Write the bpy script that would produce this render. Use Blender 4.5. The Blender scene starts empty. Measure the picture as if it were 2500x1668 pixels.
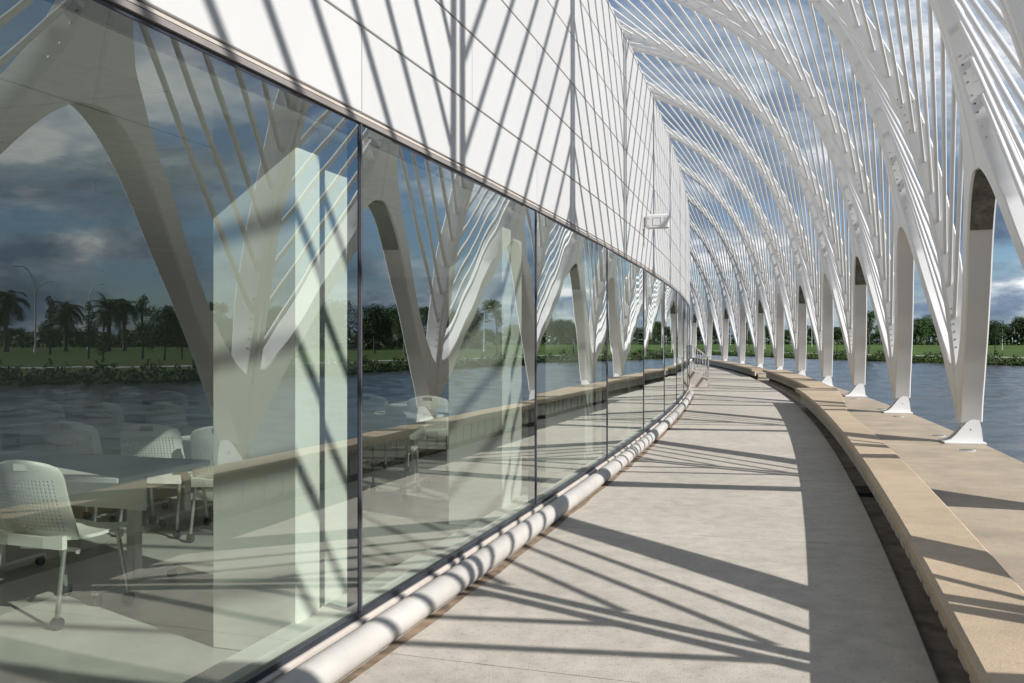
import bpy, bmesh, math, random
from mathutils import Vector, Matrix
from math import sin, cos, pi, radians

SC = bpy.context.scene
COL = SC.collection

# ------------------------------------------------------------------ camera, sky, sun, exposure
EYE = 1.47
cam_d = bpy.data.cameras.new('camera'); cam_d.sensor_width = 36.0
cam_d.lens = 36.0 * 2197.8 / 2500.0
cam_d.clip_start = 0.05; cam_d.clip_end = 6000
cam = bpy.data.objects.new('camera', cam_d); COL.objects.link(cam)
cam.location = (0, 0, EYE); cam.rotation_euler = (radians(90), 0, 0)
SC.camera = cam

SUN_EL = 33.0
SUN_TO = (-0.789, 0.614)              # horizontal direction the light travels
sun_az_from = (-SUN_TO[0], -SUN_TO[1])
sd = bpy.data.lights.new('sun', 'SUN'); sd.energy = 5.0; sd.angle = radians(0.55); sd.color = (1.0, 0.968, 0.925)
sun = bpy.data.objects.new('sun', sd); COL.objects.link(sun)
_v = Vector((SUN_TO[0] * cos(radians(SUN_EL)), SUN_TO[1] * cos(radians(SUN_EL)), -sin(radians(SUN_EL))))
sun.rotation_euler = _v.to_track_quat('-Z', 'Y').to_euler(); sun.location = (40, -30, 40)

w = bpy.data.worlds.new('World'); SC.world = w; w.use_nodes = True
nt = w.node_tree; nt.nodes.clear()
def N(t, **k):
    n = nt.nodes.new(t)
    for a, b in k.items(): setattr(n, a, b)
    return n
L = nt.links.new
out = N('ShaderNodeOutputWorld'); bg = N('ShaderNodeBackground'); bg.inputs['Strength'].default_value = 0.073
sky = N('ShaderNodeTexSky', sky_type='NISHITA'); sky.sun_disc = False
sky.sun_elevation = radians(SUN_EL)
sky.sun_rotation = math.atan2(sun_az_from[0], sun_az_from[1])
sky.air_density = 1.0; sky.dust_density = 0.6; sky.ozone_density = 1.6
tc = N('ShaderNodeTexCoord'); sep = N('ShaderNodeSeparateXYZ'); L(tc.outputs['Generated'], sep.inputs[0])
def M(op, a, b=None):
    n = N('ShaderNodeMath', operation=op)
    for i, v in enumerate((a, b)):
        if v is None: continue
        if isinstance(v, (int, float)): n.inputs[i].default_value = v
        else: L(v, n.inputs[i])
    return n.outputs[0]
zc = M('ADD', M('MAXIMUM', sep.outputs[2], 0.0), 0.30)
px_, py_ = M('DIVIDE', sep.outputs[0], zc), M('DIVIDE', sep.outputs[1], zc)
comb = N('ShaderNodeCombineXYZ'); L(px_, comb.inputs[0]); L(py_, comb.inputs[1]); comb.inputs[2].default_value = 3.7
def noise(scale, det, rough, dist=0.0, lac=2.0, src=None):
    n = N('ShaderNodeTexNoise'); n.inputs['Scale'].default_value = scale; n.inputs['Detail'].default_value = det
    n.inputs['Roughness'].default_value = rough; n.inputs['Distortion'].default_value = dist; n.inputs['Lacunarity'].default_value = lac
    L(src or comb.outputs[0], n.inputs['Vector']); return n.outputs['Fac']
def ramp(fac, stops):
    r = N('ShaderNodeValToRGB'); el = r.color_ramp.elements
    while len(el) < len(stops): el.new(0.5)
    for e, (p, c) in zip(el, stops): e.position = p; e.color = c if len(c) == 4 else (*c, 1)
    L(fac, r.inputs[0]); return r.outputs[0]
cover = ramp(noise(1.05, 13, 0.60, 0.25), [(0.43, (0, 0, 0)), (0.52, (1, 1, 1))])
body = ramp(noise(1.7, 14, 0.62, 0.3, src=None), [(0.36, (1.1, 1.65, 2.5)), (0.475, (2.0, 2.7, 3.7)), (0.545, (4.2, 4.9, 5.8)), (0.61, (9.2, 9.4, 9.6))])
skyb = N('ShaderNodeMix', data_type='RGBA', blend_type='MULTIPLY'); skyb.inputs[0].default_value = 1.0
L(sky.outputs[0], skyb.inputs[6]); skyb.inputs[7].default_value = (0.62, 0.78, 1.0, 1)
mix = N('ShaderNodeMix', data_type='RGBA'); L(cover, mix.inputs[0]); L(skyb.outputs[2], mix.inputs[6]); L(body, mix.inputs[7])
L(mix.outputs[2], bg.inputs['Color']); L(bg.outputs[0], out.inputs['Surface'])

SC.view_settings.view_transform = 'Standard'; SC.view_settings.look = 'None'
SC.view_settings.exposure = 0.56; SC.view_settings.gamma = 1.0
SC.view_settings.use_curve_mapping = False
SC.cycles.max_bounces = 10; SC.cycles.diffuse_bounces = 6; SC.cycles.glossy_bounces = 4
SC.cycles.transparent_max_bounces = 16; SC.cycles.caustics_reflective = False; SC.cycles.caustics_refractive = False
random.seed(7)

# ------------------------------------------------------------------ plan curve of the facade
CX0, CY0, TH, K0, K1, K2 = -0.7344789686, 4.3490235347, 0.3159140111, 0.0049094573, -3.0455243e-05, 9.0911935e-07
STEP = 0.05; SMIN, SMAX = -30.0, 95.0
def head(s): return TH - K0 * s - K1 * s * s / 2 - K2 * s ** 3 / 6
_pts = {0: (CX0, CY0)}
_n0 = int(round(-SMIN / STEP)); _n1 = int(round(SMAX / STEP))
_x, _y = CX0, CY0
for i in range(_n1):
    h = head((i + .5) * STEP); _x += sin(h) * STEP; _y += cos(h) * STEP; _pts[i + 1] = (_x, _y)
_x, _y = CX0, CY0
for i in range(_n0):
    h = head(-(i + .5) * STEP); _x -= sin(h) * STEP; _y -= cos(h) * STEP; _pts[-i - 1] = (_x, _y)
def curve(s):
    f = s / STEP; i = int(math.floor(f)); u = f - i
    i = max(-_n0, min(_n1 - 1, i)); a, b = _pts[i], _pts[i + 1]
    return a[0] + (b[0] - a[0]) * u, a[1] + (b[1] - a[1]) * u
def P(s, d, z):
    x, y = curve(s); h = head(s)
    return Vector((x + d * cos(h), y - d * sin(h), z))
def frame(s, d=0.0, z=0.0):
    h = head(s); p = P(s, d, z)
    return Matrix(((cos(h), sin(h), 0, p.x), (-sin(h), cos(h), 0, p.y), (0, 0, 1, p.z), (0, 0, 0, 1)))   # x outward, y along
PM = 3.0510453            # mullion pitch
S0, SP = 11.27, 5.93      # column feet
def srange(a, b, n): return [a + (b - a) * i / n for i in range(n + 1)]

# ------------------------------------------------------------------ materials
def mat(name): 
    m = bpy.data.materials.new(name); m.use_nodes = True; return m, m.node_tree.nodes, m.node_tree.links.new, m.node_tree.nodes['Principled BSDF']
def surf(name, base, rough=0.5, var=0.08, scale=3.0, bump=0.0, bscale=60.0, metal=0.0, detail=6, tint=None, spec=0.5, speck=None, stretch=None, big=None):
    """base colour broken up with noise, optional second tint, fine bump, specks"""
    m, ns, lk, b = mat(name)
    t = ns.new('ShaderNodeTexCoord'); src = t.outputs['Object']
    if stretch:
        mp = ns.new('ShaderNodeMapping'); mp.inputs['Scale'].default_value = stretch; lk(src, mp.inputs['Vector']); src = mp.outputs[0]
    n = ns.new('ShaderNodeTexNoise'); n.inputs['Scale'].default_value = scale; n.inputs['Detail'].default_value = detail; n.inputs['Roughness'].default_value = 0.62
    lk(src, n.inputs['Vector'])
    r = ns.new('ShaderNodeValToRGB'); c2 = tint or tuple(c * (1 - var * 2.2) for c in base)
    r.color_ramp.elements[0].position = 0.28; r.color_ramp.elements[0].color = (*c2, 1)
    r.color_ramp.elements[1].position = 0.72; r.color_ramp.elements[1].color = (*tuple(min(1, c * (1 + var)) for c in base), 1)
    lk(n.outputs['Fac'], r.inputs[0]); col = r.outputs[0]
    def mul(col, fac_out, lo, hi, p0, p1):
        rr = ns.new('ShaderNodeValToRGB'); rr.color_ramp.elements[0].position = p0; rr.color_ramp.elements[0].color = (lo, lo, lo, 1)
        rr.color_ramp.elements[1].position = p1; rr.color_ramp.elements[1].color = (hi, hi, hi, 1); lk(fac_out, rr.inputs[0])
        mx = ns.new('ShaderNodeMix'); mx.data_type = 'RGBA'; mx.blend_type = 'MULTIPLY'; mx.inputs[0].default_value = 1
        lk(col, mx.inputs[6]); lk(rr.outputs[0], mx.inputs[7]); return mx.outputs[2]
    if big:
        nb = ns.new('ShaderNodeTexNoise'); nb.inputs['Scale'].default_value = big[0]; nb.inputs['Detail'].default_value = 4; lk(t.outputs['Object'], nb.inputs['Vector'])
        col = mul(col, nb.outputs['Fac'], 1 - big[1], 1.0, 0.35, 0.62)
    if speck:
        nb = ns.new('ShaderNodeTexNoise'); nb.inputs['Scale'].default_value = speck[0]; nb.inputs['Detail'].default_value = 3; lk(src, nb.inputs['Vector'])
        col = mul(col, nb.outputs['Fac'], speck[1], 1.0, speck[2], speck[2] + 0.06)
    lk(col, b.inputs['Base Color']); b.inputs['Roughness'].default_value = rough; b.inputs['Metallic'].default_value = metal
    b.inputs['Specular IOR Level'].default_value = spec
    if bump:
        n2 = ns.new('ShaderNodeTexNoise'); n2.inputs['Scale'].default_value = bscale; n2.inputs['Detail'].default_value = 5; lk(src, n2.inputs['Vector'])
        bp = ns.new('ShaderNodeBump'); bp.inputs['Strength'].default_value = bump; bp.inputs['Distance'].default_value = 0.01
        lk(n2.outputs['Fac'], bp.inputs['Height']); lk(bp.outputs[0], b.inputs['Normal'])
    return m
MT = {}
MT['steel'] = surf('white_steel', (0.65, 0.648, 0.64), 0.36, 0.012, 1.3, 0.03, 25, big=(0.9, 0.05))
MT['rod'] = surf('white_rod', (0.64, 0.637, 0.63), 0.35, 0.02, 2.0)
MT['panel'] = surf('white_panel', (0.475, 0.472, 0.466), 0.38, 0.012, 0.8, 0.015, 9, big=(0.5, 0.035))
def vary(m, amt):
    ns, lk = m.node_tree.nodes, m.node_tree.links.new; b = ns['Principled BSDF']; src = b.inputs['Base Color'].links[0].from_socket
    oi = ns.new('ShaderNodeObjectInfo'); r = ns.new('ShaderNodeMapRange'); r.inputs[3].default_value = 1 - amt; r.inputs[4].default_value = 1.0; lk(oi.outputs['Random'], r.inputs[0])
    mx = ns.new('ShaderNodeMix'); mx.data_type = 'RGBA'; mx.blend_type = 'MULTIPLY'; mx.inputs[0].default_value = 1; lk(src, mx.inputs[6]); lk(r.outputs[0], mx.inputs[7]); lk(mx.outputs[2], b.inputs['Base Color'])
vary(MT['panel'], 0.05)
MT['joint'] = surf('joint_brown', (0.30, 0.25, 0.205), 0.8, 0.3, 6)
MT['trim'] = surf('trim_metal', (0.30, 0.275, 0.26), 0.4, 0.1, 4, metal=0.3)
MT['capm'] = surf('cap_metal', (0.16, 0.145, 0.15), 0.35, 0.1, 4, metal=0.5)
MT['dark'] = surf('dark_frame', (0.03, 0.034, 0.045), 0.35, 0.2, 5)
MT['bolt'] = surf('bolt_grey', (0.16, 0.14, 0.12), 0.5, 0.2, 30)
MT['hatch'] = surf('hatch_grey', (0.13, 0.13, 0.11), 0.6, 0.35, 9, detail=8)
MT['concrete'] = surf('walkway_concrete', (0.445, 0.405, 0.350), 0.74, 0.10, 6.5, 0.45, 120, detail=14, big=(0.8, 0.12), speck=(38, 0.80, 0.345))
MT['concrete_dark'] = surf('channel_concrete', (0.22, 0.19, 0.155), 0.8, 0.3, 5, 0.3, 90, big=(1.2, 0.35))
vary(MT['concrete'], 0.07)
MT['tan'] = surf('tan_stone', (0.42, 0.322, 0.218), 0.66, 0.08, 5.5, 0.3, 120, tint=(0.36, 0.285, 0.20), detail=14, speck=(90, 0.78, 0.35), stretch=(1, 1, 1), big=(1.1, 0.16))
MT['tan_ledge'] = surf('tan_ledge', (0.375, 0.303, 0.218), 0.68, 0.12, 3.2, 0.3, 100, tint=(0.30, 0.25, 0.187), detail=14, big=(0.9, 0.2), speck=(30, 0.8, 0.35))
MT['slat'] = surf('bench_slat', (0.56, 0.55, 0.51), 0.6, 0.12, 6)
MT['kerb'] = surf('kerb_white', (0.42, 0.40, 0.372), 0.5, 0.05, 3, 0.1, 60, big=(1.5, 0.1))
MT['dirt'] = surf('edge_dirt', (0.24, 0.175, 0.115), 0.9, 0.35, 9, detail=10)
MT['cream'] = surf('cream_strip', (0.44, 0.395, 0.35), 0.6, 0.08, 4)
MT['interior'] = surf('interior_paint', (0.88, 0.89, 0.85), 0.55, 0.02, 2)
MT['ifloor'] = surf('interior_floor', (0.64, 0.635, 0.59), 0.28, 0.12, 1.2, detail=8, big=(0.7, 0.2))
MT['backwall'] = surf('back_wall', (0.52, 0.54, 0.53), 0.7, 0.05, 1)
MT['tile'] = surf('ceiling_tile', (0.80, 0.81, 0.80), 0.9, 0.06, 8)
MT['tgrid'] = surf('ceiling_grid', (0.06, 0.065, 0.07), 0.7, 0.05, 8)
MT['chair'] = surf('chair_plastic', (0.80, 0.81, 0.77), 0.42, 0.02, 3)
MT['leg'] = surf('chair_leg', (0.55, 0.56, 0.54), 0.3, 0.03, 5, metal=0.7)
MT['caster'] = surf('caster_grey', (0.06, 0.065, 0.07), 0.5, 0.1, 10)
MT['table'] = surf('table_top', (0.80, 0.81, 0.78), 0.3, 0.02, 2)
MT['screen'] = surf('screen_black', (0.01, 0.011, 0.013), 0.15, 0.1, 2)
MT['rail'] = surf('steel_rail', (0.68, 0.66, 0.62), 0.28, 0.04, 5, metal=0.75)
MT['step'] = surf('stair_concrete', (0.46, 0.42, 0.375), 0.75, 0.08, 3, 0.15, 90, big=(1.2, 0.15))
MT['lampost'] = surf('lamp_white', (0.66, 0.68, 0.69), 0.35, 0.02, 2)
MT['fixture'] = surf('fixture_white', (0.53, 0.53, 0.525), 0.4, 0.03, 4)
MT['grass'] = surf('lawn_grass', (0.060, 0.105, 0.013), 0.85, 0.16, 0.12, 0.5, 9, detail=10, tint=(0.042, 0.072, 0.009), spec=0.2, big=(0.03, 0.25))
MT['path'] = surf('path_concrete', (0.42, 0.41, 0.38), 0.8, 0.08, 0.6)
MT['bark'] = surf('bark', (0.10, 0.08, 0.06), 0.9, 0.3, 8)
MT['palmbark'] = surf('palm_bark', (0.15, 0.12, 0.095), 0.9, 0.4, 9)
def leafmat(name, c, var=0.5):
    m, ns, lk, b = mat(name)
    oi = ns.new('ShaderNodeNewGeometry'); r = ns.new('ShaderNodeValToRGB')
    r.color_ramp.elements[0].color = (*tuple(x * (1 - var) for x in c), 1); r.color_ramp.elements[1].color = (*tuple(x * (1 + var) for x in c), 1)
    lk(oi.outputs['Random Per Island'], r.inputs[0]); lk(r.outputs[0], b.inputs['Base Color']); b.inputs['Roughness'].default_value = 0.7
    b.inputs['Specular IOR Level'].default_value = 0.25
    return m
MT['leaf_a'] = leafmat('leaf_dark', (0.032, 0.056, 0.015)); MT['leaf_b'] = leafmat('leaf_mid', (0.046, 0.084, 0.020)); MT['leaf_c'] = leafmat('leaf_blue', (0.030, 0.050, 0.022))
MT['hedge'] = leafmat('hedge_leaf', (0.026, 0.040, 0.009), 0.6); MT['frond'] = leafmat('palm_frond', (0.034, 0.048, 0.018)); MT['dead'] = leafmat('palm_dead', (0.13, 0.095, 0.055))

def make_glass():
    m, ns, lk, b = mat('facade_glass'); ns.remove(b); o = ns['Material Output']
    t = ns.new('ShaderNodeTexCoord')
    mp = ns.new('ShaderNodeMapping'); mp.inputs['Scale'].default_value = (0.9, 0.9, 0.35); lk(t.outputs['Object'], mp.inputs[0])
    n = ns.new('ShaderNodeTexNoise'); n.inputs['Scale'].default_value = 1.9; n.inputs['Detail'].default_value = 1.0; lk(mp.outputs[0], n.inputs['Vector'])
    bp = ns.new('ShaderNodeBump'); bp.inputs['Strength'].default_value = 0.075; bp.inputs['Distance'].default_value = 0.011; lk(n.outputs['Fac'], bp.inputs['Height'])
    f = ns.new('ShaderNodeFresnel'); f.inputs['IOR'].default_value = 1.52
    a = ns.new('ShaderNodeMath'); a.operation = 'SUBTRACT'; a.inputs[0].default_value = 1.0; lk(f.outputs[0], a.inputs[1])
    pw = ns.new('ShaderNodeMath'); pw.operation = 'POWER'; lk(a.outputs[0], pw.inputs[0]); pw.inputs[1].default_value = 3.8
    c9 = ns.new('ShaderNodeMath'); c9.operation = 'MULTIPLY'; lk(pw.outputs[0], c9.inputs[0]); c9.inputs[1].default_value = 0.95
    r = ns.new('ShaderNodeMath'); r.operation = 'SUBTRACT'; r.inputs[0].default_value = 1.0; lk(c9.outputs[0], r.inputs[1])
    tr = ns.new('ShaderNodeBsdfTransparent'); tr.inputs[0].default_value = (0.945, 0.995, 0.935, 1)
    gl = ns.new('ShaderNodeBsdfGlossy'); gl.inputs['Color'].default_value = (0.93, 0.97, 0.95, 1); gl.inputs['Roughness'].default_value = 0.0; lk(bp.outputs[0], gl.inputs['Normal'])
    mx = ns.new('ShaderNodeMixShader'); lk(r.outputs[0], mx.inputs[0]); lk(tr.outputs[0], mx.inputs[1]); lk(gl.outputs[0], mx.inputs[2]); lk(mx.outputs[0], o.inputs['Surface'])
    m2, ns, lk, b = mat('glass_inner'); ns.remove(b); o = ns['Material Output']
    tr = ns.new('ShaderNodeBsdfTransparent'); tr.inputs[0].default_value = (0.97, 0.99, 0.975, 1); lk(tr.outputs[0], o.inputs['Surface'])
    return m, m2
MT['glass'], MT['glass_in'] = make_glass()
def make_water():
    m, ns, lk, b = mat('lake_water')
    t = ns.new('ShaderNodeTexCoord'); mp = ns.new('ShaderNodeMapping'); mp.inputs['Scale'].default_value = (0.55, 1.5, 1); mp.inputs['Rotation'].default_value = (0, 0, -0.15); lk(t.outputs['Object'], mp.inputs[0])
    n = ns.new('ShaderNodeTexNoise'); n.inputs['Scale'].default_value = 3.0; n.inputs['Detail'].default_value = 4; n.inputs['Roughness'].default_value = 0.72; n.inputs['Distortion'].default_value = 0.5; lk(mp.outputs[0], n.inputs['Vector'])
    bp = ns.new('ShaderNodeBump'); bp.inputs['Strength'].default_value = 0.35; bp.inputs['Distance'].default_value = 0.05; lk(n.outputs['Fac'], bp.inputs['Height'])
    b.inputs['Base Color'].default_value = (0.055, 0.056, 0.052, 1); b.inputs['Roughness'].default_value = 0.12; b.inputs['IOR'].default_value = 1.33; b.inputs['Specular Tint'].default_value = (0.60, 0.60, 0.60, 1)
    lk(bp.outputs[0], b.inputs['Normal']); return m
MT['water'] = make_water()

# ------------------------------------------------------------------ helpers
def mesh(name, verts, faces, m, smooth=None):
    me = bpy.data.meshes.new(name); me.from_pydata([tuple(v) for v in verts], [], faces)
    for mm in (m if isinstance(m, (list, tuple)) else [m]): me.materials.append(mm)
    if smooth:
        me.polygons.foreach_set('use_smooth', [True] * len(me.polygons)); me.set_sharp_from_angle(angle=radians(smooth))
    me.update(); return me
def fixn(me):
    bm = bmesh.new(); bm.from_mesh(me); bmesh.ops.recalc_face_normals(bm, faces=bm.faces); bm.to_mesh(me); bm.free(); return me
def ob(name, me, parent=None, mtx=None):
    o = bpy.data.objects.new(name, me); COL.objects.link(o)
    if parent is not None: o.parent = parent
    if mtx is not None: o.matrix_local = mtx
    return o
def tag(o, label=None, cat=None, group=None, kind=None):
    if label: o['label'] = label
    if cat: o['category'] = cat
    if group: o['group'] = group
    if kind: o['kind'] = kind
    return o
def empty(name, mtx=None):
    o = bpy.data.objects.new(name, None); COL.objects.link(o); o.empty_display_size = 0.2
    if mtx is not None: o.matrix_world = mtx
    return o
def copy_tree(o, parent=None):
    c = o.copy(); COL.objects.link(c)
    if parent is not None: c.parent = parent
    for ch in list(o.children): copy_tree(ch, c)
    return c
class MB:
    def __init__(s): s.v = []; s.f = []
    def shear(s):
        for v in s.v: v.y += skew(v.x + X0, v.z, 0)
        return s
    def add(s, vs, fs):
        b = len(s.v); s.v += [Vector(v) for v in vs]; s.f += [tuple(i + b for i in f) for f in fs]; return s
    def box(s, x0, x1, y0, y1, z0, z1, mtx=None):
        vs = [Vector(v) for v in ((x0, y0, z0), (x1, y0, z0), (x1, y1, z0), (x0, y1, z0), (x0, y0, z1), (x1, y0, z1), (x1, y1, z1), (x0, y1, z1))]
        if mtx is not None: vs = [mtx @ v for v in vs]
        return s.add(vs, [(0, 3, 2, 1), (4, 5, 6, 7), (0, 1, 5, 4), (1, 2, 6, 5), (2, 3, 7, 6), (3, 0, 4, 7)])
    def cbox(s, x0, x1, y0, y1, z0, z1, c=0.01):      # box with chamfered vertical/horizontal edges (section loft along z)
        def ring(x0, x1, y0, y1, z, c): return [(x0 + c, y0, z), (x1 - c, y0, z), (x1, y0 + c, z), (x1, y1 - c, z), (x1 - c, y1, z), (x0 + c, y1, z), (x0, y1 - c, z), (x0, y0 + c, z)]
        return s.loft([ring(x0 + c, x1 - c, y0 + c, y1 - c, z0, c * .5), ring(x0, x1, y0, y1, z0 + c, c), ring(x0, x1, y0, y1, z1 - c, c), ring(x0 + c, x1 - c, y0 + c, y1 - c, z1, c * .5)])
    def loft(s, rings, cap=True, closed=False):
        b = len(s.v); n = len(rings[0])
        for r in rings: s.v += [Vector(v) for v in r]
        m = len(rings)
        for i in range(m - (0 if closed else 1)):
            for j in range(n):
                a = b + i * n + j; c = b + i * n + (j + 1) % n; i2 = (i + 1) % m
                s.f.append((a, c, b + i2 * n + (j + 1) % n, b + i2 * n + j))
        if cap and not closed:
            s.f.append(tuple(b + j for j in range(n))[::-1]); s.f.append(tuple(b + (m - 1) * n + j for j in range(n)))
        return s
    def tube(s, pts, r, n=8, cap=True):
        pts = [Vector(p) for p in pts]; rings = []
        for i, p in enumerate(pts):
            t = (pts[min(i + 1, len(pts) - 1)] - pts[max(i - 1, 0)]).normalized()
            up = Vector((0, 0, 1)) if abs(t.z) < 0.95 else Vector((1, 0, 0))
            a = t.cross(up).normalized(); c = a.cross(t)
            rr = r[i] if isinstance(r, (list, tuple)) else r
            rings.append([p + a * (rr * cos(2 * pi * k / n)) + c * (rr * sin(2 * pi * k / n)) for k in range(n)])
        return s.loft(rings, cap)
    def disc(s, c, nrm, r, n=8, h=0.004):
        c = Vector(c); nrm = Vector(nrm).normalized(); up = Vector((0, 0, 1)) if abs(nrm.z) < 0.9 else Vector((1, 0, 0))
        a = nrm.cross(up).normalized(); b2 = a.cross(nrm)
        rr = [[c + nrm * hh + a * (r * cos(2 * pi * k / n)) + b2 * (r * sin(2 * pi * k / n)) for k in range(n)] for hh in (-h, h)]
        return s.loft(rr)
    def mesh(s, name, m, smooth=None, fix=True):
        me = mesh(name, s.v, s.f, m, None)
        if fix: fixn(me)
        if smooth:
            me.polygons.foreach_set('use_smooth', [True] * len(me.polygons)); me.set_sharp_from_angle(angle=radians(smooth))
        return me
    def build(s, name, m, parent=None, mtx=None, smooth=None): return ob(name, s.mesh(name, m, smooth), parent, mtx)
def sweep(ss, sect, z=None):
    """sect(s) -> closed list of (d,z); returns MB lofted along the facade curve"""
    b = MB(); b.loft([[P(s, d, zz) for d, zz in sect(s)] for s in ss]); return b
def interp(x, xs, ys):
    if x <= xs[0]: return ys[0]
    for i in range(len(xs) - 1):
        if x <= xs[i + 1]: return ys[i] + (ys[i + 1] - ys[i]) * (x - xs[i]) / (xs[i + 1] - xs[i])
    return ys[-1]
def spline(pts, step=0.12):
    """Catmull-Rom through 2-D points, resampled by arc length: list of (p, normal, arclength)"""
    P_ = [Vector((*p, 0)) for p in pts]; P_ = [P_[0] * 2 - P_[1]] + P_ + [P_[-1] * 2 - P_[-2]]; o = []
    for i in range(1, len(P_) - 2):
        a, b, c, d = P_[i - 1:i + 3]
        for k in range(12):
            u = k / 12
            o.append(0.5 * ((2 * b) + (c - a) * u + (2 * a - 5 * b + 4 * c - d) * u * u + (3 * b - a - 3 * c + d) * u ** 3))
    o.append(P_[-2]); L_ = [0]
    for i in range(1, len(o)): L_.append(L_[-1] + (o[i] - o[i - 1]).length)
    return o, L_
class Prof:
    def __init__(s, pts): s.o, s.L = spline(pts); s.len = s.L[-1]
    def at(s, a):
        L_ = s.L
        a = max(0, min(s.len, a)); lo, hi = 0, len(L_) - 1
        while hi - lo > 1:
            m = (lo + hi) // 2
            if L_[m] <= a: lo = m
            else: hi = m
        u = (a - L_[lo]) / max(1e-9, L_[hi] - L_[lo]); p = s.o[lo].lerp(s.o[hi], u); t = (s.o[hi] - s.o[lo]).normalized()
        return (p.x, p.y), (t.y, -t.x)      # point (d,z), outward normal
    def a_of_z(s, z):
        for i in range(len(s.o) - 1):
            if s.o[i].y <= z <= s.o[i + 1].y: return s.L[i] + (s.L[i + 1] - s.L[i]) * (z - s.o[i].y) / (s.o[i + 1].y - s.o[i].y)
        return s.len

# ------------------------------------------------------------------ ground, lake, quay, walkway
SHORE = [(-180, 170), (-150, 170), (-120, 180), (-90, 200), (-60, 240), (-30, 290), (-10, 300), (0, 270), (8, 205), (12.5, 162), (16, 142), (19.5, 125), (24, 112), (29.6, 101), (35, 82), (40.5, 69.5), (47, 59), (54, 53), (60, 53), (64.6, 54), (75, 56), (90, 60), (110, 66), (135, 78), (160, 100), (180, 170)]
def shore(b): return interp(b, [x[0] for x in SHORE], [x[1] for x in SHORE]) * (1 + 0.012 * sin(b * 1.7) + 0.008 * sin(b * 4.1 + 1))
def gz(off): return interp(off, [0, 0.7, 2.5, 14, 60, 260, 900, 4000], [-1.3, -0.75, -0.5, -0.34, -0.05, 0.8, 1.1, 1.2])
BE = [-180 + 2 * i for i in range(181)]
OFF = [0, 0.7, 2.5, 8, 14, 30, 60, 120, 260, 900, 4000]
vs, fs = [], []
for b in BE:
    for o_ in OFF:
        r = shore(b) + o_; vs.append((r * sin(radians(b)), r * cos(radians(b)), gz(o_)))
no = len(OFF)
for i in range(len(BE) - 1):
    for j in range(no - 1): fs.append((i * no + j, i * no + j + 1, (i + 1) * no + j + 1, (i + 1) * no + j))
tag(ob('ground', fixn(mesh('ground', vs, fs, MT['grass'], None))), kind='structure')
WATER_Z = -0.9
random.seed(21)
WV = []
for _ in range(22):
    lam = random.choice([.95, 1.05, 1.25, 1.5, 1.9, 2.6]) * random.uniform(.9, 1.15); a_ = radians(-62 + random.gauss(0, 32))
    WV.append((2 * pi / lam * cos(a_), 2 * pi / lam * sin(a_), random.uniform(0, 6.28), lam * 0.0042))
def wave(x, y): return sum(h_ * sin(kx * x + ky * y + ph) for kx, ky, ph, h_ in WV)
GX, GY, ST = 176, 500, .36
vs = []
for i in range(GX + 1):
    for j in range(GY + 1):
        x = 1.5 + i * ST; y = -6 + j * ST
        if y > 60: y = 60 + (y - 60) * 1.25
        vs.append((x, y, WATER_Z + wave(x, y)))
fs = [(i * (GY + 1) + j, (i + 1) * (GY + 1) + j, (i + 1) * (GY + 1) + j + 1, i * (GY + 1) + j + 1) for i in range(GX) for j in range(GY)]
n = len(vs); z_ = WATER_Z - .16
vs += [(-320, -320, z_), (320, -320, z_), (320, 320, z_), (-320, 320, z_)]; fs.append((n, n + 1, n + 2, n + 3))
tag(ob('lake_water', mesh('lake_water', vs, fs, MT['water'], 180)), kind='structure')
random.seed(7)
b = MB(); rr = [radians(x) for x in range(4, 100, 2)]
for sgn in (0, 1):
    pass
ring = []
for x in range(4, 101, 2):
    r0 = shore(x) + 13; ring.append([((r0 + k) * sin(radians(x)), (r0 + k) * cos(radians(x)), gz(13 + k) + zz) for k, zz in ((0, .03), (1.9, .03), (1.9, -.2), (0, -.2))])
tag(MB().loft(ring).build('path', MT['path']), kind='structure')

LEDGE_Z = -0.10; BENCH_Z = 0.38
LS = srange(-16, 80, 96)
tag(sweep(LS, lambda s: [(2.86, LEDGE_Z), (4.93, LEDGE_Z), (4.96, LEDGE_Z - .03), (4.96, -1.4), (2.86, -1.4)]).build('quay_ledge', MT['tan_ledge'], smooth=30), kind='structure')
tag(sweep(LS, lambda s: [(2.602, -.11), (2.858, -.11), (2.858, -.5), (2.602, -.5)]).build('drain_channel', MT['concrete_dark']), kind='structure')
wk = empty('walkway'); tag(wk, kind='structure')
for i in range(-5, 25):
    a, c = i * PM - .05, (i + 1) * PM - .05
    g = 0.004
    d0 = 0.03 if c < 24 else -0.02
    sweep(srange(a + g, c - g, 4), lambda s: [(d0, 0), (2.59, 0), (2.6, -.012), (2.6, -.5), (d0, -.5)]).build('slab', MT['concrete'], wk)
tag(sweep(srange(-16, 76, 60), lambda s: [(0.03, -.02), (2.59, -.02), (2.59, -.3), (0.03, -.3)]).build('joint_bed', MT['concrete_dark'], wk))

sweep(srange(-9, 20.9, 60), lambda s: [(0.135, .0015), (.19 + .012 * sin(s * 5.1) + .008 * sin(s * 13.7), .0015), (.19, -.01), (.135, -.01)]).build('edge_dirt', MT['dirt'], wk)
# ------------------------------------------------------------------ building
bd = empty('curved_building', frame(3, 0, 0)); bd.matrix_world = Matrix.Identity(4)
tag(bd, 'white panelled building with a long curved ribbon of green tinted glass', 'building')
ROWS = [2.572, 2.995, 3.45, 3.89, 4.34, 4.79, 5.29]
I0, I1 = -5, 14
mull = [i * PM for i in range(I0, I1 + 1)]
GZ0, GZ1 = 0.17, 2.47
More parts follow.
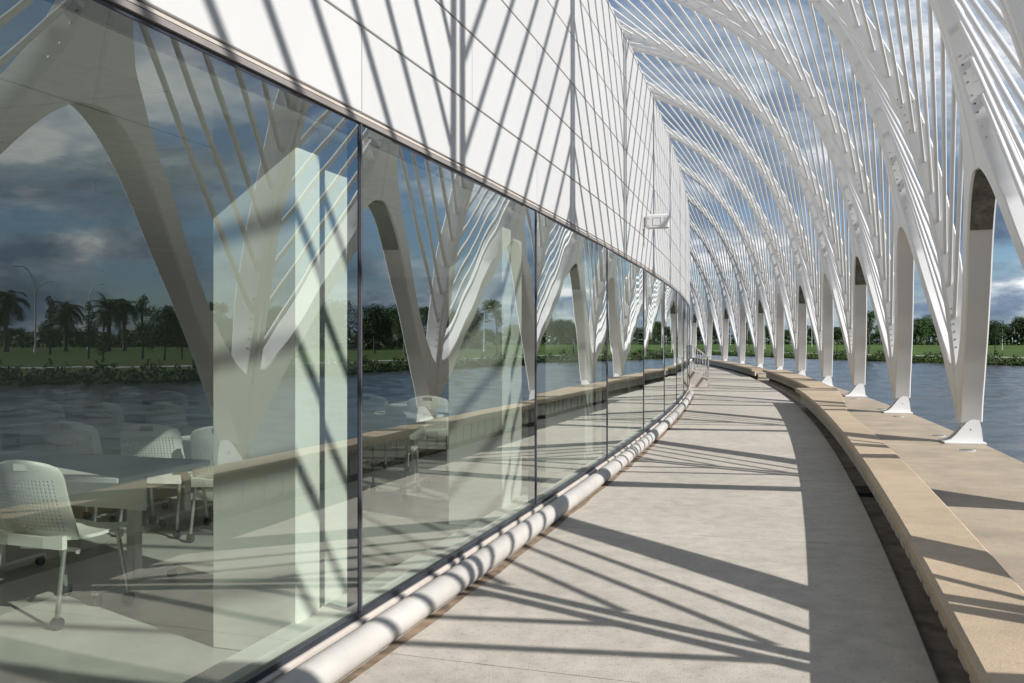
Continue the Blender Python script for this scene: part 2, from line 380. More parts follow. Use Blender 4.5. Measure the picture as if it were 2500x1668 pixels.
# white cladding panels, staggered joints
for r in range(6):
    z0, z1 = ROWS[r] + .0045, ROWS[r + 1] - .0045
    off = 0 if r % 2 == 0 else PM / 2
    for i in range(I0, I1):
        a, c = i * PM + off + .004, (i + 1) * PM + off - .004
        ss = srange(a, c, 2); pr_ = random.uniform(-.001, .001)
        sweep(ss, lambda s: [(-.03, z0), (.006 + pr_, z0), (.01 + pr_, z0 + .004), (.01 + pr_, z1 - .004), (.006 + pr_, z1), (-.03, z1)]).build('wall_panel', MT['panel'], bd)
SB = srange(I0 * PM, I1 * PM, 76)
sweep(SB, lambda s: [(-.35, 2.6), (-.012, 2.6), (-.012, 5.27), (-.35, 5.27)]).build('wall_backing', MT['joint'], bd)
sweep(SB, lambda s: [(-.40, 5.296), (.012, 5.296), (.012, 5.33), (-.40, 5.33)]).build('coping', MT['panel'], bd)
sweep(SB, lambda s: [(-7.5, 5.1), (-.36, 5.1), (-.36, 5.2), (-7.5, 5.2)]).build('roof', MT['panel'], bd)
sweep(SB, lambda s: [(-7.4, 5.2), (-5.4, 5.2), (-5.4, 12.1), (-7.4, 12.1)]).build('upper_wall', MT['panel'], bd)
sweep(SB, lambda s: [(-7.6, 12.1), (-5.2, 12.1), (-5.0, 12.3), (-5.0, 12.75), (-7.6, 12.9)]).build('roof_edge_beam', MT['steel'], bd)
# head trim
sweep(SB, lambda s: [(-.06, 2.553), (.010, 2.553), (.010, 2.566), (-.06, 2.566)]).build('head_drip', MT['cream'], bd)
sweep(SB, lambda s: [(-.06, 2.526), (.012, 2.526), (.014, 2.546), (.011, 2.549), (-.06, 2.549)]).build('head_trim', MT['trim'], bd)
sweep(SB, lambda s: [(-.12, 2.508), (-.002, 2.508), (-.002, 2.524), (-.12, 2.524)]).build('head_frame', MT['dark'], bd)
sweep(SB, lambda s: [(-.031, .140), (.010, .140), (.010, .166), (-.031, .166)]).build('sill_frame', MT['dark'], bd)
sweep(SB, lambda s: [(-.2, -.1), (.03, -.1), (.03, .128), (.016, .137), (-.2, .137)]).build('base_strip', MT['cream'], bd)
sweep(SB, lambda s: [(-.225, .02), (-.201, .139), (-.034, .139), (-.034, .160), (-.225, .160)]).build('inner_sill', MT['interior'], bd)
for i in range(I0, I1):
    a, c = P(mull[i - I0], 0, 0), P(mull[i - I0 + 1], 0, 0); t = (c - a).normalized(); n = Vector((t.y, -t.x, 0))
    a2, c2 = a + t * .018, c - t * .018
    v = [a2, c2, c2 - n * .03, a2 - n * .03]
    vs = [p + Vector((0, 0, .150)) for p in v] + [p + Vector((0, 0, 2.516)) for p in v]
    me = mesh('glass_pane', vs, [(0, 1, 5, 4), (1, 2, 6, 5), (2, 3, 7, 6), (3, 0, 4, 7), (0, 3, 2, 1), (4, 5, 6, 7)], [MT['glass'], MT['glass_in']])
    for k, p in enumerate(me.polygons): p.material_index = 0 if k == 0 else 1
    o = ob('glass_pane', me, bd)
for s in mull:
    m_ = frame(s)
    MB().box(-.06, .004, -.0175, .0175, .168, 2.508).build('mullion', MT['dark'], bd, m_)
    MB().box(.0042, .009, -.004, .004, .168, 2.522).build('mullion_cap', MT['capm'], bd, m_)
    MB().cbox(-.66, -.20, -.245, -.03, 0.002 if False else .0, 2.74, .006).build('pier', MT['interior'], bd, m_)
    MB().cbox(-.66, -.255, -.026, .46, .0, 2.74, .006).build('pier', MT['interior'], bd, m_)
# interior
RS = srange(I0 * PM, 6.5 * PM, 40)
sweep(RS, lambda s: [(-10.4, -.2), (-.2, -.2), (-.2, .0), (-10.4, .0)]).build('interior_floor', MT['ifloor'], bd)
sweep(RS, lambda s: [(-10.4, 0), (-10.2, 0), (-10.2, 3.0), (-10.4, 3.0)]).build('back_wall', MT['backwall'], bd)
ceil = sweep(RS, lambda s: [(-10.4, 2.80), (-.12, 2.80), (-.12, 3.0), (-10.4, 3.0)]).build('ceiling', MT['tgrid'], bd)
sweep(RS, lambda s: [(-.45, 2.50), (-.13, 2.50), (-.13, 2.79), (-.45, 2.79)]).build('ceiling_bulkhead', MT['interior'], bd)
tile_me = MB().box(-.59, .59, -.59, .59, 2.775, 2.798).mesh('ceiling_tile', MT['tile'])
for i in range(-5, 11):
    for j in range(8):
        ob('ceiling_tile', tile_me, ceil, frame(i * 1.2 + .6) @ Matrix.Translation((-1.15 - j * 1.2, 0, 0)))
for e in (I0 * PM + .1, 6.5 * PM - .1):
    MB().box(-10.3, -.2, -.1, .1, 0, 2.8).build('end_wall', MT['backwall'], bd, frame(e))
sweep(srange(6.5 * PM, I1 * PM, 30), lambda s: [(-3.2, 0), (-3.0, 0), (-3.0, 2.9), (-3.2, 2.9)]).build('corridor_wall', MT['interior'], bd)
sweep(srange(6.5 * PM, I1 * PM, 30), lambda s: [(-3.2, 2.8), (-.1, 2.8), (-.1, 2.95), (-3.2, 2.95)]).build('corridor_ceiling', MT['tgrid'], bd)
sweep(srange(6.5 * PM, I1 * PM, 30), lambda s: [(-3.2, -.2), (-.2, -.2), (-.2, 0), (-3.2, 0)]).build('corridor_floor', MT['ifloor'], bd)

# round white kerb at the foot of the glass
kr = sweep(srange(-9, 20.9, 60), lambda s: [(0.098 + .074 * cos(2 * pi * k / 14), .072 + .074 * sin(2 * pi * k / 14)) for k in range(14)]).build('kerb_rail', MT['kerb'], smooth=40)
tag(kr, 'round white kerb running along the foot of the glass wall', 'kerb')

# ------------------------------------------------------------------ benches
def bench(name, label, s0, s1, din, dout, pitch=0.6, zt=BENCH_Z):
    e = empty(name, frame((s0 + s1) / 2, 0, 0)); e.matrix_world = Matrix.Identity(4)
    tag(e, label, 'bench', 'low stone benches along the water side')
    n = max(6, int((s1 - s0) / .7))
    th = .10
    def sec(s):
        a, c = din(s), dout(s); return [(a + .05, zt - th), (a + .012, zt - th + .012), (a, zt - .05), (a + .006, zt - .018), (a + .03, zt), (c - .02, zt), (c, zt - .015), (c, zt - th)]
    sweep(srange(s0, s1, n), sec).build('seat_slab', MT['tan'], e, smooth=35)
    sweep(srange(s0, s1, n), lambda s: [(din(s) + .14, .05), (din(s) + .18, .05), (din(s) + .18, zt - th - .001), (din(s) + .14, zt - th - .001)]).build('fascia', MT['slat'], e)
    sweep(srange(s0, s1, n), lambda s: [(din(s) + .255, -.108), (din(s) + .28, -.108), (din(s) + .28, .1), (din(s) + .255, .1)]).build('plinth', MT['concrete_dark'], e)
    pan = MB().cbox(-.022, .0, -.105, .105, .035, zt - th - .02, .008).mesh('panel', MT['slat'])
    k = s0 + .2; q = 0
    while k < s1 - .15:
        ob('panel', pan, e, frame(k, din(k) + .14))
        k += pitch / 2; q += 1
    return e
bench('stone_bench', 'nearest tan stone bench, running from the lower right corner past the first columns', -12, 18.2, lambda s: 2.585, lambda s: 2.965 if s < 11 else 2.965 + (s - 11) * .078)
bench('stone_bench', 'middle tan stone bench, set back behind the far end of the nearest bench', 18.75, 33.4, lambda s: 3.0, lambda s: 3.6 + (s - 18.4) * .02, .6, .335)
bench('stone_bench', 'farthest tan stone bench, starting beyond the dark gap and curving out of sight', 34.3, 62, lambda s: 2.66 + max(0, s - 50) * .02, lambda s: 3.3, .9, .335)
dg = MB()
for k in range(7): dg.box(2.63, 2.83, 5.88 + k * .085, 5.88 + k * .085 + .05, -.155, -.115)
dg = MB()
m_ = frame(6.1, 2.73, -.09)
for k in range(6): dg.box(-.11, .11, -.26 + k * .09, -.215 + k * .09, -.03, .02)
dg.box(-.115, -.1, -.27, .27, -.035, .025); dg.box(.1, .115, -.27, .27, -.035, .025)
tag(dg.build('drain_grate', MT['dark'], None, m_), 'dark drain grate in the channel beside the nearest bench', 'drain')

# ------------------------------------------------------------------ arcade columns
SH = SP / 2; KAP = 0.0048
ARCH = Prof([(4.60, .22), (4.54, 1.2), (4.46, 2.0), (4.36, 2.8), (4.28, 3.5), (4.19, 4.14), (4.04, 4.9), (3.93, 5.4), (3.80, 5.83), (3.64, 6.34), (3.47, 6.8), (3.27, 7.3), (3.04, 7.77), (2.70, 8.35), (2.31, 8.87), (1.72, 9.54), (1.06, 10.16), (.22, 10.83), (-.6, 11.35), (-1.6, 11.83), (-2.8, 12.22), (-4.1, 12.48), (-5.3, 12.6)])
SPINE = Prof([(4.56, .95), (4.48, 1.83), (4.42, 2.36), (4.36, 2.88), (4.26, 3.4), (4.17, 3.92), (4.05, 4.4), (3.89, 4.94), (3.74, 5.36), (3.54, 5.85), (3.32, 6.30), (3.05, 6.82), (2.84, 7.2), (2.57, 7.66), (2.28, 8.07), (1.98, 8.46), (1.68, 8.83), (1.34, 9.2), (.91, 9.6), (.2, 10.16), (-.28, 10.49), (-1.28, 11.13), (-2.12, 11.56), (-3.3, 12.0), (-4.5, 12.28), (-5.3, 12.38)])
PSI, LEAN = 0.36, 0.09            # the ribs lean along the arcade: their planes are turned from the facade normal
SO_Z = [.22, .6, 1.2, 1.8, 2.3, 2.75, 3.1, 3.3, 3.45, 3.55, 3.62, 3.655, 3.662]
SV_Z = [.9, 1.02, 1.2, 1.5, 1.8, 2.3, 2.75, 3.2, 3.66, 4.1, 4.5, 5.0, 5.6, 6.2]
_so = [.125, .335, .74, 1.22, 1.62, 1.96, 2.23, 2.41, 2.56, 2.70, 2.81, 2.90, SH]
_sv = [.003, .05, .33, .66, .93, 1.34, 1.67, 1.98, 2.29, 2.56, 2.70, 2.80, SH - .105, SH - .09]
SO, SV = {-1: _so, 1: _so}, {-1: _sv, 1: _sv}
X0 = 4.72
def skew(d, z, du, lo=2.0, hi=3.6): return LEAN * min(z, 3.8) + PSI * max(0, 4.27 - d) - PSI * interp(z, [lo, hi], [0.0, 1.0]) * du
def chain(sgn):
    zs = [.22, .3, .45, .6, .8, .9, 1.0, 1.1, 1.2, 1.35, 1.5, 1.65, 1.8, 2.0, 2.2, 2.4, 2.6, 2.8, 3.0, 3.15, 3.3, 3.4, 3.48, 3.55, 3.6, 3.635, 3.655, 3.662, 3.7, 3.8, 3.95, 4.1, 4.3, 4.5, 4.75, 5.0, 5.3, 5.6, 5.9]
    aa = [ARCH.a_of_z(z) for z in zs]; a = aa[-1] + .25
    while a < ARCH.len: aa.append(a); a += .28
    aa.append(ARCH.len); rings = []
    for a in aa:
        (d, z), (nx, nz) = ARCH.at(a); dep = interp(z, [3.7, 5.2], [.325, .25])
        sv = interp(z, SV_Z, SV[sgn]); so = interp(z, SO_Z, SO[sgn]) if z <= 3.662 else SH
        f = 1 + KAP * d; so = so * f - .005 if so > SH - .001 else so
        if sv > 2: sv = sv * f
        c = min(.022, (so - sv) * .3); q = []
        for (u, v) in ((0, c), (c, 0), (dep - c, 0), (dep, c), (dep, -c), (dep - c, -1), (c, -1), (0, -c)):
            yy = sv + v if v >= 0 else (so if v == -1 else so + v)
            q.append((d + nx * u - X0, sgn * yy + skew(d, z, nx * u), z + nz * u))
        rings.append(q)
    return MB().loft(rings)
def spine_plate(sgn):
    rings = []; a = 0
    while a < SPINE.len + .2:
        (d, z), (nx, nz) = SPINE.at(min(a, SPINE.len)); dep = .27
        c = .014; y0, y1 = .026, .125; q = []
        for (u, y) in ((0, y0 + c), (c, y0), (dep - c, y0), (dep, y0 + c), (dep, y1 - c), (dep - c, y1), (c, y1), (0, y1 - c)):
            q.append((d + nx * u - X0, sgn * y + skew(d, z, nx * u, 1.2, 2.0), z + nz * u))
        rings.append(q); a += .2
    return MB().loft(rings)
ROD_STEP, ROD_RISE = .505, 3.2
aS, aA = SPINE.a_of_z(1.83), ARCH.a_of_z(1.83)
col = empty('arcade_column')
lego = {}
for sg in (-1, 1):
    o = chain(sg).build('leg', MT['steel'], col, smooth=32); lego[sg] = o
    bb = MB()
    for z in (3.95, 4.1, 4.3, 4.42, 4.54, 4.72, 4.84, 4.96, 5.08):
        (d, zz), (nx, nz) = ARCH.at(ARCH.a_of_z(z)); sv = interp(z, SV_Z, SV[sg]) * (1 + KAP * d)
        bb.disc((d + nx * .06 - X0, sg * sv + skew(d, zz, nx * .06), zz + nz * .06), (0, sg, -.35 if z < 4.6 else -.1), .014, 8, .005)
        if z > 4.4: bb.disc((d + nx * .21 - X0, sg * sv + skew(d, zz, nx * .21), zz + nz * .21), (0, sg, -.1), .014, 8, .005)
    bb.build('bolt', MT['bolt'], o)
    p = spine_plate(sg).build('spine_rib', MT['steel'], col, smooth=32)
    bb = MB()
    for z in (1.38, 1.5, 1.62, 1.74, 1.86, 1.98, 4.85, 4.98, 5.1, 5.23, 5.36):
        (d, zz), (nx, nz) = SPINE.at(SPINE.a_of_z(z)); bb.disc((d + nx * .05 - X0, sg * .125 + skew(d, zz, nx * .05, 1.2, 2.0), zz + nz * .05), (0, sg, 0), .013, 8, .005)
        if z > 4: bb.disc((d + nx * .22 - X0, sg * .125 + skew(d, zz, nx * .22, 1.2, 2.0), zz + nz * .22), (0, sg, 0), .013, 8, .005)
    bb.build('bolt', MT['bolt'], p)
    i = -1 if sg == 1 else 0
    while True:
        a0, a1 = aS + i * ROD_STEP, aA + ROD_RISE + i * ROD_STEP
        if a1 > ARCH.len - .05 or a0 > SPINE.len - .05: break
        (d, z), (nx, nz) = SPINE.at(a0); p0 = Vector((d + nx * .075 - X0, sg * .118, z + nz * .075))
        (d, z), (nx, nz) = ARCH.at(a1); sv = interp(z, SV_Z, SV[sg]) if z < 6.2 else SH - .095
        p1 = Vector((d + nx * .17 - X0, sg * (sv * (1 + KAP * d) + .01), z + nz * .17))
        MB().tube([p0, p1], .031, 10).shear().build('rod', MT['rod'], col, smooth=40); i += 1
MB().cbox(4.36 - X0, 4.95 - X0, -.23, .23, LEDGE_Z + .001, LEDGE_Z + .035, .006).build('base_plate', MT['steel'], col)
for sg in (-1, 1):
    prof = [(4.38, LEDGE_Z + .036), (4.47, LEDGE_Z + .065), (4.54, .03), (4.62, .135), (4.69, .225), (4.74, .265), (4.79, .278), (4.84, .268), (4.88, .235), (4.90, .15), (4.925, LEDGE_Z + .036)]
    g = MB().loft([[(x - X0, sg * y, z) for x, z in prof] for y in (.085, .125)]).build('gusset', MT['steel'], col)
    MB().disc((4.77 - X0, sg * .126, .13), (0, sg, 0), .018, 12, .005).build('pin', MT['steel'], g)
MB().cbox(4.645 - X0, 4.885 - X0, -.084, .084, LEDGE_Z + .036, .24, .01).build('ankle', MT['steel'], col)
cols = {}
ORD = ['first', 'second', 'third', 'fourth', 'fifth', 'sixth', 'seventh', 'eighth', 'ninth', 'tenth', 'eleventh', 'twelfth', 'thirteenth']
hz = [2.98 + k * (3.655 - 2.98) / 10 for k in range(11)] + [3.659]
def hatch_mesh():
    A, B = [], []
    for z in hz:
        (d, zz), (nx, nz) = ARCH.at(ARCH.a_of_z(z)); so = interp(z, SO_Z, SO[-1])
        k0, k1 = skew(d, z, .03), skew(d, z, .295); A.append(((d + .03 - X0, -so - .006 + k0, z - .005), (d + .295 - X0, -so - .006 + k1, z - .005))); B.append(((d + .03 - X0, -so + .01 + k0, z + .004), (d + .295 - X0, -so + .01 + k1, z + .004)))
    return MB().loft([[A[i][0], A[i][1], B[i][1], B[i][0]] for i in range(len(hz))]).mesh('hatch_plate', MT['hatch'])
hme = hatch_mesh()
for k in range(-3, 13):
    c = col if k == -3 else copy_tree(col)
    s = S0 + SP * k
    c.matrix_world = frame(s, X0, 0); cols[k] = c
    lb = {-3: 'white forked steel column standing behind the camera', -2: 'white forked steel column beside the camera, one leg mirrored at the far left of the glass',
          -1: 'white forked steel column cut off by the right edge, mirrored large in the leftmost pane',
          0: 'white forked steel column nearest on the right, its foot wholly in view'}.get(k) or 'white forked steel column, %s complete one counting away from the right edge' % ORD[k]
    tag(c, lb, 'column', 'white steel columns of the curved arcade')
    if k % 2 == 0: ob('hatch_plate', hme, [x for x in c.children if x.name.startswith('leg')][0])
# uplights in the ledge
for k in range(-1, 5):
    for sg, nm in ((-1, 'before'), (1, 'after')):
        s = S0 + SP * k + sg * 1.02
        u = empty('ground_light', frame(s, 4.5, LEDGE_Z)); 
        tag(u, 'flush round grey light in the ledge just %s the foot of %s column' % (nm, {-1: 'the cut off'}.get(k, 'the ' + ORD[max(k, 0)])), 'ground light', 'flush lights in the ledge')
        MB().disc((0, 0, .003), (0, 0, 1), .125, 20, .003).build('ring', MT['fixture'], u)
        MB().disc((0, 0, .006), (0, 0, 1), .1, 20, .002).build('lens', MT['hatch'], u)

# ------------------------------------------------------------------ wall flood light
fx = empty('wall_light', frame(9.0, .012, 3.19)); tag(fx, 'white rectangular flood light on a bracket sticking out of the panelled wall', 'wall light')
MB().box(0, .012, -.05, .06, -.11, .1).build('bracket', MT['fixture'], fx)
MB().box(.012, .05, -.012, .012, -.07, .07).build('arm', MT['fixture'], fx)
hs = MB().cbox(.045, .375, -.055, .03, -.105, .1, .018).build('housing', MT['fixture'], fx)
fr = MB(); 
for (x0, x1, z0, z1) in ((.15, .27, .048, .056), (.15, .27, -.060, -.052), (.15, .158, -.0522, .0482), (.262, .27, -.0522, .0482)): fr.box(x0, x1, -.061, -.054, z0, z1)
fr.build('frame', MT['fixture'], hs)
for x in (.095, .325):
    for z in (-.055, .05): MB().disc((x, -.056, z), (0, -1, 0), .013, 10, .006).build('screw', MT['fixture'], hs)

# ------------------------------------------------------------------ steps with railings, far along the glass
st = empty('entrance_steps', frame(25.8, 0, 0)); tag(st, 'small concrete steps with steel railings beyond the end of the white kerb', 'steps')
for y, nm in ((0, 0), (1.5, 1)):
    MB().loft([[(-.25, yy, 0), (.60, yy, 0), (.60, yy, .16), (-.02, yy, .62), (-.25, yy, .62)] for yy in (y - .06, y + .06)]).build('cheek_wall', MT['step'], st)
for j in range(4): MB().box(-.25, .55 - j * .17, .062, 1.438, j * .15 + .001, (j + 1) * .15).build('step', MT['step'], st)
for y in (0, 1.5):
    r = MB().tube([(-.25, y, 1.46), (0, y, 1.40), (.60, y, .96), (.72, y, .955)], .02, 8).build('handrail', MT['rail'], st, smooth=40)
    MB().tube([(0, y, .70), (.60, y, .255)], .012, 8).build('lower_rail', MT['rail'], st)
    MB().tube([(.60, y, 0), (.60, y, .95)], .02, 8).build('post', MT['rail'], st)
    MB().tube([(-.02, y, .3), (-.02, y, 1.40)], .02, 8).build('post', MT['rail'], st)
    for j in range(6):
        x = .08 + j * .087; zt = 1.40 - x * .733; zb = .70 - x * .742
        MB().tube([(x, y, zb), (x, y, zt)], .011, 6).build('baluster', MT['rail'], st)
MB().tube([(.60, .75, 0), (.60, .75, .95), (.74, .75, .95)], .018, 8).build('post', MT['rail'], st)

# ------------------------------------------------------------------ classroom furniture behind the glass
def make_chair():
    c = empty('classroom_chair')
    # local: +y is the way it faces, x across
    W, H = .26, .42
    nx_, nz_ = 21, 21; vs, fs = [], []
    def back(u, v, off):       # u -1..1, v 0..1, corners rounded by narrowing the top
        tq = max(0.0, (v - .72) / .28); w = W * (1 - .13 * v + .05 * v * v) * (.62 + .38 * (1 - tq ** 2.6) ** .5)
        z = .44 + H * v - .022 * u * u * tq
        y = -.20 - .10 * v ** 1.4 + .045 * u * u - .02 * sin(v * pi)
        return Vector((u * w, y + off, z))
    def cell(u0, u1, v0, v1, hole):
        base = len(vs)
        if not hole:
            for off in (0, .014):
                for (u, v) in ((u0, v0), (u1, v0), (u1, v1), (u0, v1)): vs.append(back(u, v, off))
            fs.append((base, base + 1, base + 2, base + 3)); fs.append((base + 7, base + 6, base + 5, base + 4))
            return
        uc, vc = (u0 + u1) / 2, (v0 + v1) / 2; ru, rv = (u1 - u0) * .27, (v1 - v0) * .31
        ou = [(u0, v0), (uc, v0), (u1, v0), (u1, vc), (u1, v1), (uc, v1), (u0, v1), (u0, vc)]
        inn = [(uc + ru * cos(a), vc + rv * sin(a)) for a in [radians(225 + 45 * q) for q in range(8)]]
        for off in (0, .014):
            for p in ou + inn: vs.append(back(p[0], p[1], off))
        for q in range(8):
            r = (q + 1) % 8
            fs.append((base + q, base + r, base + 8 + r, base + 8 + q)); fs.append((base + 16 + r, base + 16 + q, base + 24 + q, base + 24 + r))
            fs.append((base + 8 + q, base + 8 + r, base + 24 + r, base + 24 + q))
    for i in range(nx_):
        for j in range(nz_):
            u0, u1 = -1 + 2 * i / nx_, -1 + 2 * (i + 1) / nx_; v0, v1 = j / nz_, (j + 1) / nz_
            uc, vc = (u0 + u1) / 2, (v0 + v1) / 2
            if abs(uc) < .28 and .86 < vc < .93: continue          # hand hole
            hole = 2 <= i <= nx_ - 3 and 2 <= j <= nz_ - 6
            cell(u0, u1, v0, v1, hole)
    ob('backrest', mesh('backrest', vs, fs, MT['chair'], None), c)
    s = MB(); rings = []
    for k in range(9):
        v = k / 8; y = -.20 + .44 * v; wv = .225 - .02 * (v - .4) ** 2
        zc_ = .45 - .02 * sin(v * pi) - .03 * max(0, v - .8) * 3 * max(0, v - .8)
        rings.append([(-wv, y, zc_ + .012), (-wv * .5, y, zc_), (0, y, zc_ - .006), (wv * .5, y, zc_), (wv, y, zc_ + .012), (wv, y, zc_ - .006), (0, y, zc_ - .026), (-wv, y, zc_ - .006)])
    s.loft(rings).build('seat', MT['chair'], c, smooth=50)
    bd_ = MB(); bd_.loft([[(-.235, -.235, .40), (-.235, -.205, .40), (-.235, -.205, .47), (-.235, -.235, .47)], [(-.12, -.25, .405), (-.12, -.22, .405), (-.12, -.22, .46), (-.12, -.25, .46)], [(.12, -.25, .405), (.12, -.22, .405), (.12, -.22, .46), (.12, -.25, .46)], [(.235, -.235, .40), (.235, -.205, .40), (.235, -.205, .47), (.235, -.235, .47)]]).build('back_band', MT['chair'], c)
    for sx in (-1, 1):
        for (y0, y1) in ((-.20, -.26), (.16, .23)):
            l = MB().tube([(sx * .215, y0, .43), (sx * .225, y0 + (y1 - y0) * .75, .16), (sx * .228, y1, .06)], .0125, 8).build('leg', MT['leg'], c, smooth=40)
            MB().tube([(sx * .228 - .018, y1, .032), (sx * .228 + .018, y1, .032)], .032, 12).build('caster', MT['caster'], l, smooth=40)
    MB().tube([(-.2, -.1, .36), (-.1, .0, .34), (.1, .0, .34), (.2, -.1, .36)], .012, 8).build('under_bar', MT['chair'], c)
    return c
def make_table():
    c = empty('classroom_table')      # local x: long axis (inwards), y depth
    MB().cbox(-1.48, 0, 0, .80, .700, .732, .006).build('table_top', MT['table'], c)
    for x in (-.22, -1.26):
        l = MB().cbox(x - .03, x + .03, .34, .42, .06, .70, .01).build('leg', MT['leg'], c)
        MB().cbox(x - .025, x + .025, .06, .74, .058, .085, .008).build('foot_bar', MT['leg'], c)
        for y in (.09, .71): MB().tube([(x - .015, y, .029), (x + .015, y, .029)], .029, 12).build('caster', MT['caster'], c)
    MB().box(-1.4, -.08, .3, .32, .5, .699).build('modesty_panel', MT['table'], c)
    return c
rows_t = [.05, 1.97, 3.98, 5.88]
chair0 = make_chair(); used = False
RN = ['front row', 'second row', 'third row', 'fourth row']
spots = [(0, -1.80)] + [(1, d) for d in (-2.05, -2.68, -3.35)] + [(2, d) for d in (-1.68, -2.45, -3.25, -4.03, -4.77, -5.55)] + [(3, d) for d in (-2.0, -2.71, -3.4, -4.1, -4.8, -5.45, -6.05, -6.66, -7.3)]
cnt = {}
for r, d in spots:
    c = chair0 if not used else copy_tree(chair0); used = True
    cnt[r] = cnt.get(r, 0) + 1
    c.matrix_world = frame(rows_t[r] + random.uniform(-.1, -.02), d, 0) @ Matrix.Rotation(random.uniform(-.05, .25), 4, 'Z')
    if r == 0: lb = 'largest white perforated chair, nearest the glass at the lower left'
    else: lb = 'white perforated classroom chair, %s, %s counting in from the glass' % (RN[r], ORD[cnt[r] - 1])
    tag(c, lb, 'chair', 'white perforated classroom chairs')
tab0 = make_table(); used = False
for r in range(4):
    dd = {0: [-1.48, -3.0], 1: [-1.55, -3.06, -4.6], 2: [-1.40, -2.92, -4.45, -5.97], 3: [-1.45, -2.97, -4.5, -6.0, -7.5]}[r]
    for j, d in enumerate(dd):
        c = tab0 if not used else copy_tree(tab0); used = True
        c.matrix_world = frame(rows_t[r], d, 0)
        tag(c, 'pale wheeled classroom table, %s, %s counting in from the glass' % (RN[r], ORD[j]), 'table', 'pale wheeled classroom tables')
mo = empty('monitor_stand', frame(5.2, -1.3, 0)); tag(mo, 'black flat monitor on a stand seen through the second glass pane', 'monitor')
mo.matrix_world = frame(6.9, -2.1, 0)
MB().cbox(-.36, .36, -.02, .03, .95, 1.38, .01).build('screen', MT['screen'], mo)
MB().tube([(0, .03, .05), (0, .03, 1.1)], .03, 10).build('pole', MT['leg'], mo)
MB().cbox(-.3, .3, -.22, .28, .0, .045, .01).build('base', MT['caster'], mo)
for i, (s, d) in enumerate(((0.2, -4.6), (2.0, -3.2), (3.2, -5.2))):
    lt = empty('ceiling_light', frame(s, d, 2.62)); tag(lt, 'thin pale wedge light hanging under the dark ceiling, %s from the left' % ['first', 'third', 'second'][i], 'ceiling light', 'wedge lights under the ceiling')
    MB().loft([[(-.3, -.05, 0), (-.3, .05, 0), (-.3, .05, .05), (-.3, -.05, .05)], [(.3, -.01, 0), (.3, .01, 0), (.3, .01, .012), (.3, -.01, .012)]]).build('shade', MT['chair'], lt)
    MB().tube([(-.2, 0, .05), (-.2, 0, .16)], .006, 6).build('stem', MT['leg'], lt)

# ------------------------------------------------------------------ far bank: hedge, trees, palms, lamps
def leaf(vs, fs, c, sz, up=0.3):
    a = Vector((random.gauss(0, 1), random.gauss(0, 1), random.gauss(0, 1))).normalized()
    b = a.cross(Vector((random.gauss(0, 1), random.gauss(0, 1), random.gauss(0, 1)))).normalized()
    n = len(vs); l = sz * random.uniform(.7, 1.3)
    vs += [c - a * l, c + b * l * .45, c + a * l, c - b * l * .45]; fs.append((n, n + 1, n + 2, n + 3))
def ghere(x, y):
    b = math.degrees(math.atan2(x, y)); return gz(math.hypot(x, y) - shore(b))
vs, fs = [], []
bq = 4.0
while bq < 82:
    r0 = shore(bq); step = math.degrees(.30 / r0)
    hh = .95 + .25 * sin(bq * 2.3) + .18 * sin(bq * 7.1 + 2)
    for _ in range(60 if r0 < 130 else 34):
        o_ = random.uniform(-.9, 1.7); z = random.uniform(-.95, -.95 + hh * 1.15 * (1 - .25 * abs(o_ - .4)))
        bb_ = radians(bq + random.uniform(0, step)); r = r0 + o_
        leaf(vs, fs, Vector((r * sin(bb_), r * cos(bb_), z + random.uniform(0, .1))), .13)
    bq += step
hd = tag(ob('shore_hedge', mesh('shore_hedge', vs, fs, MT['hedge'])), 'dark green reeds and shrubs along the far waterline', 'hedge', kind='stuff')
def crown(kind, seed):
    random.seed(seed); vs, fs = [], []
    trunk = MB(); limbs = []
    H = 1.0
    if kind == 'round':
        lobes = [(Vector((random.uniform(-.22, .22), random.uniform(-.22, .22), random.uniform(.42, .84))), random.uniform(.13, .22)) for _ in range(11)]
        lobes.append((Vector((0, 0, .62)), .27))
    elif kind == 'cone':
        lobes = [(Vector((random.uniform(-1, 1) * (.24 * (1.02 - z)), random.uniform(-1, 1) * (.24 * (1.02 - z)), z)), .06 + .13 * (1 - z)) for z in [random.uniform(.25, .95) for _ in range(13)]]
    else:                   # tall pine-like with open crown
        lobes = [(Vector((random.uniform(-.16, .16), random.uniform(-.16, .16), random.uniform(.5, .95))), random.uniform(.07, .14)) for _ in range(12)]
    for c, r in lobes:
        n = int(240 * (r / .16) ** 2)
        for _ in range(n):
            v = Vector((random.gauss(0, 1), random.gauss(0, 1), random.gauss(0, 1))).normalized() * r * (random.random() ** .35) * random.uniform(.8, 1.12)
            v.z *= .8; leaf(vs, fs, c + v, .021)
    trunk.tube([(0, 0, 0), (.006, .004, .2), (0, .01, .45), (0, 0, .75)], [.026, .02, .014, .004], 7)
    for c, r in lobes[:7]: trunk.tube([(0, .004, c.z * .55), (c.x * .6, c.y * .6, c.z * .85), (c.x, c.y, c.z)], [.011, .007, .003], 5)
    return mesh('crown', vs, fs, MT[random.choice(['leaf_a', 'leaf_b', 'leaf_c'])]), trunk.mesh('trunk', MT['bark'])
kinds = {}
for i, kd in enumerate(['round', 'round', 'round', 'cone', 'cone', 'pine']): kinds[i] = crown(kd, 100 + i)
